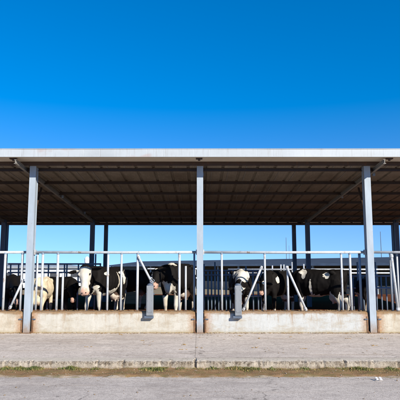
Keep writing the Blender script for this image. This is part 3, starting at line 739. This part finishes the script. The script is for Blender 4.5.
barrier(at(340,270,17.2).x, at(398,270,17.2).x, 17.2, (276, 288), [(at(p,270,17.2).x, Z(t_,17.2) if t_ else None) for p, t_ in ((345,None),(353,None),(358,262),(363,None),(369,None),(376,262),(381,None),(386,None),(391,262))], 'steel_blue', 'close set blue grey barrier bars beside the right column')
# boarded partition at the back
p0, p1 = at(120.5, 300, 20.2), at(147, 300, 20.2)
root = empty('board_partition', ((p0.x+p1.x)/2, 20.2, ZF)); tag(root, 'brown horizontal board partition at the back of the shed, behind the white barrier', 'partition')
b = MB(); z = 0.05; w = p1.x-p0.x
while z < 1.35:
    b.box((0, random.uniform(-.004, .004), z+.075), (w, .03, .146)); z += .155
b.build('boards', M['board_tan'], root)
for s_ in (-1, 1): MB().box((s_*(w/2-.05), .06, .72), (.09, .085, 1.48)).build('post', M['purlin_rust'], root)

# ------------------------------------------------------------------ beyond the shed
def far_shed(a, b_, eave_h, ridge_h, depth, label, n_bays, wallmat, roofmat, openf):
    """long shed whose front runs from a to b_ (xy, eave height above eye level is set by pixels)"""
    a, b_ = Vector(a), Vector(b_); L = (b_-a).length; ang = math.atan2(b_.y-a.y, b_.x-a.x)
    g0 = -1.18; root = empty('far_barn', (a.x, a.y, g0), ang); tag(root, label, 'barn', 'farm buildings beyond the shed')
    He, Hr = eave_h-g0, ridge_h-g0
    m = MB(); m.prism([(-.5, He-.02), (depth/2, Hr), (depth+.5, He-.02), (depth+.5, He+.08), (depth/2, Hr+.12), (-.5, He+.08)], -.6, L+.6).build('roof', M[roofmat], root)
    MB().box((L/2, -.53, He), (L+1.3, .05, .26)).build('fascia', M['far_fascia'], root)
    w = MB(); w.box((L/2, depth-.1, He/2), (L, .15, He)); w.box((.1, depth/2, He/2), (.15, depth-.4, He)); w.box((L-.1, depth/2, He/2), (.15, depth-.4, He))
    if not openf: w.box((L/2, .0, He/2), (L, .15, He))
    else: w.box((L/2, .1, .55), (L, .15, 1.1))
    w.build('wall', M[wallmat], root)
    for i in range(n_bays+1):
        MB().box((.1+(L-.2)*i/n_bays, -.1, He/2), (.22, .2, He)).build('column', M['far_fascia'], root)
    if not openf:
        for i in range(n_bays):
            f = MB().box((L*(i+.5)/n_bays, -.09, He*.62), (L/n_bays*.45, .05, He*.28)).build('window', M['far_wall_dark'], root)
# big dark barn, running nearer towards the right
pa, pb = at(112, 266.5, 92), at(415, 263.4, 50)
far_shed((pa.x, 92), (pb.x, 50), 1.70+.38, 1.70+1.1, 13, 'long low dark roofed barn seen across the back of the right bays', 14, 'board_tan', 'far_roof', True)
pa, pb = at(-40, 262, 62), at(84, 266, 86)
far_shed((pa.x, 62), (pb.x, 86), 1.70+.10, 1.70+.62, 10, 'pale low farm building beyond the left bay', 5, 'far_wall_white', 'far_fascia', False)
# silo
p = at(86.8, 268, 150); root = empty('feed_silo', (p.x, 150, -1.2)); tag(root, 'small white feed silo standing far off behind the white faced cow', 'silo')
zt_ = at(86, 256.5, 150).z+1.2
MB().tube([(0,0,zt_-2.6), (0,0,zt_-1.75), (0,0,zt_-.55), (0,0,zt_-.1), (0,0,zt_)], [.16,.72,.72,.30,.16], 20).build('tank', M['silo_white'], root)
for q in range(4):
    a = pi/4+q*pi/2; MB().tube([(.75*cos(a), .75*sin(a), 0), (.66*cos(a), .66*sin(a), zt_-1.6)], .07, 6).build('leg', M['far_fascia'], root)
def pole(px, ytop, Y, label, arm=True, r=.085):
    p = at(px, ytop, Y); root = empty('utility_pole', (p.x, Y, -1.2)); tag(root, label, 'pole', 'thin poles beyond the shed'); H = p.z+1.2
    MB().tube([(0,0,0), (0,0,H)], [r*1.25, r*.6], 8).build('mast', M['pole_dark'], root)
    if arm:
        MB().box((0, 0, H-.35), (.55, .08, .09)).build('crossarm', M['pole_dark'], root)
        for s_ in (-.22, .22): MB().tube([(s_, 0, H-.3), (s_, 0, H-.14)], .04, 6).build('insulator', M['pole_dark'], root)
pole(286, 237.5, 78, 'tall thin dark pole seen left of the pair of right rear columns', False, .045)
pole(289, 245.5, 95, 'shorter thin pole just right of the tall dark one', False, .035)
pole(380.3, 231.5, 70, 'thin dark pole seen right of the right column', False, .05)

# ------------------------------------------------------------------ light
EL, AZ = R(26), R(38)                  # sun behind the camera, to the right
sd = Vector((sin(AZ)*cos(EL), -cos(AZ)*cos(EL), sin(EL)))
sun_d = bpy.data.lights.new('sun', 'SUN'); sun_d.energy = 4.6; sun_d.angle = R(.5); sun_d.color = (1, .93, .82)
sun = bpy.data.objects.new('sun', sun_d); col.objects.link(sun); sun.location = (10, -15, 12)
sun.rotation_euler = sd.to_track_quat('Z', 'Y').to_euler()
w = bpy.data.worlds.new('World'); sc.world = w; w.use_nodes = True
nt = w.node_tree; bg = nt.nodes['Background']; bg.inputs['Strength'].default_value = .10
sky = nt.nodes.new('ShaderNodeTexSky'); sky.sky_type = 'NISHITA'; sky.sun_disc = False
sky.sun_elevation = EL; sky.sun_rotation = pi - AZ
sky.altitude = 300; sky.air_density = 1.0; sky.dust_density = 0.0; sky.ozone_density = 4.0
tcw = nt.nodes.new('ShaderNodeTexCoord'); mpw = nt.nodes.new('ShaderNodeMapping')   # clearer air near the horizon
mpw.inputs['Scale'].default_value = (1, 1, .85); mpw.inputs['Location'].default_value = (0, 0, .13)
nmw = nt.nodes.new('ShaderNodeVectorMath'); nmw.operation = 'NORMALIZE'
nt.links.new(tcw.outputs['Generated'], mpw.inputs[0]); nt.links.new(mpw.outputs[0], nmw.inputs[0]); nt.links.new(nmw.outputs[0], sky.inputs[0])
hsv = nt.nodes.new('ShaderNodeHueSaturation'); hsv.inputs['Hue'].default_value = .5015; hsv.inputs['Value'].default_value = 1.06
spw = nt.nodes.new('ShaderNodeSeparateXYZ'); mrw = nt.nodes.new('ShaderNodeMapRange')
for k_, v_ in zip((1, 2, 3, 4), (.0, .42, 1.20, 1.46)): mrw.inputs[k_].default_value = v_
mhw = nt.nodes.new('ShaderNodeMapRange')
for k_, v_ in zip((1, 2, 3, 4), (.0, .30, .514, .5015)): mhw.inputs[k_].default_value = v_
nt.links.new(spw.outputs[2], mhw.inputs[0]); nt.links.new(mhw.outputs[0], hsv.inputs['Hue'])
nt.links.new(tcw.outputs['Generated'], spw.inputs[0]); nt.links.new(spw.outputs[2], mrw.inputs[0]); nt.links.new(mrw.outputs[0], hsv.inputs['Saturation'])
nt.links.new(sky.outputs[0], hsv.inputs['Color']); nt.links.new(hsv.outputs[0], bg.inputs['Color'])

vs = sc.view_settings; vs.view_transform = 'Standard'; vs.look = 'None'; vs.exposure = .85; vs.gamma = 1; vs.use_curve_mapping = False
sc.render.engine = 'CYCLES'; sc.cycles.max_bounces = 8; sc.cycles.diffuse_bounces = 5
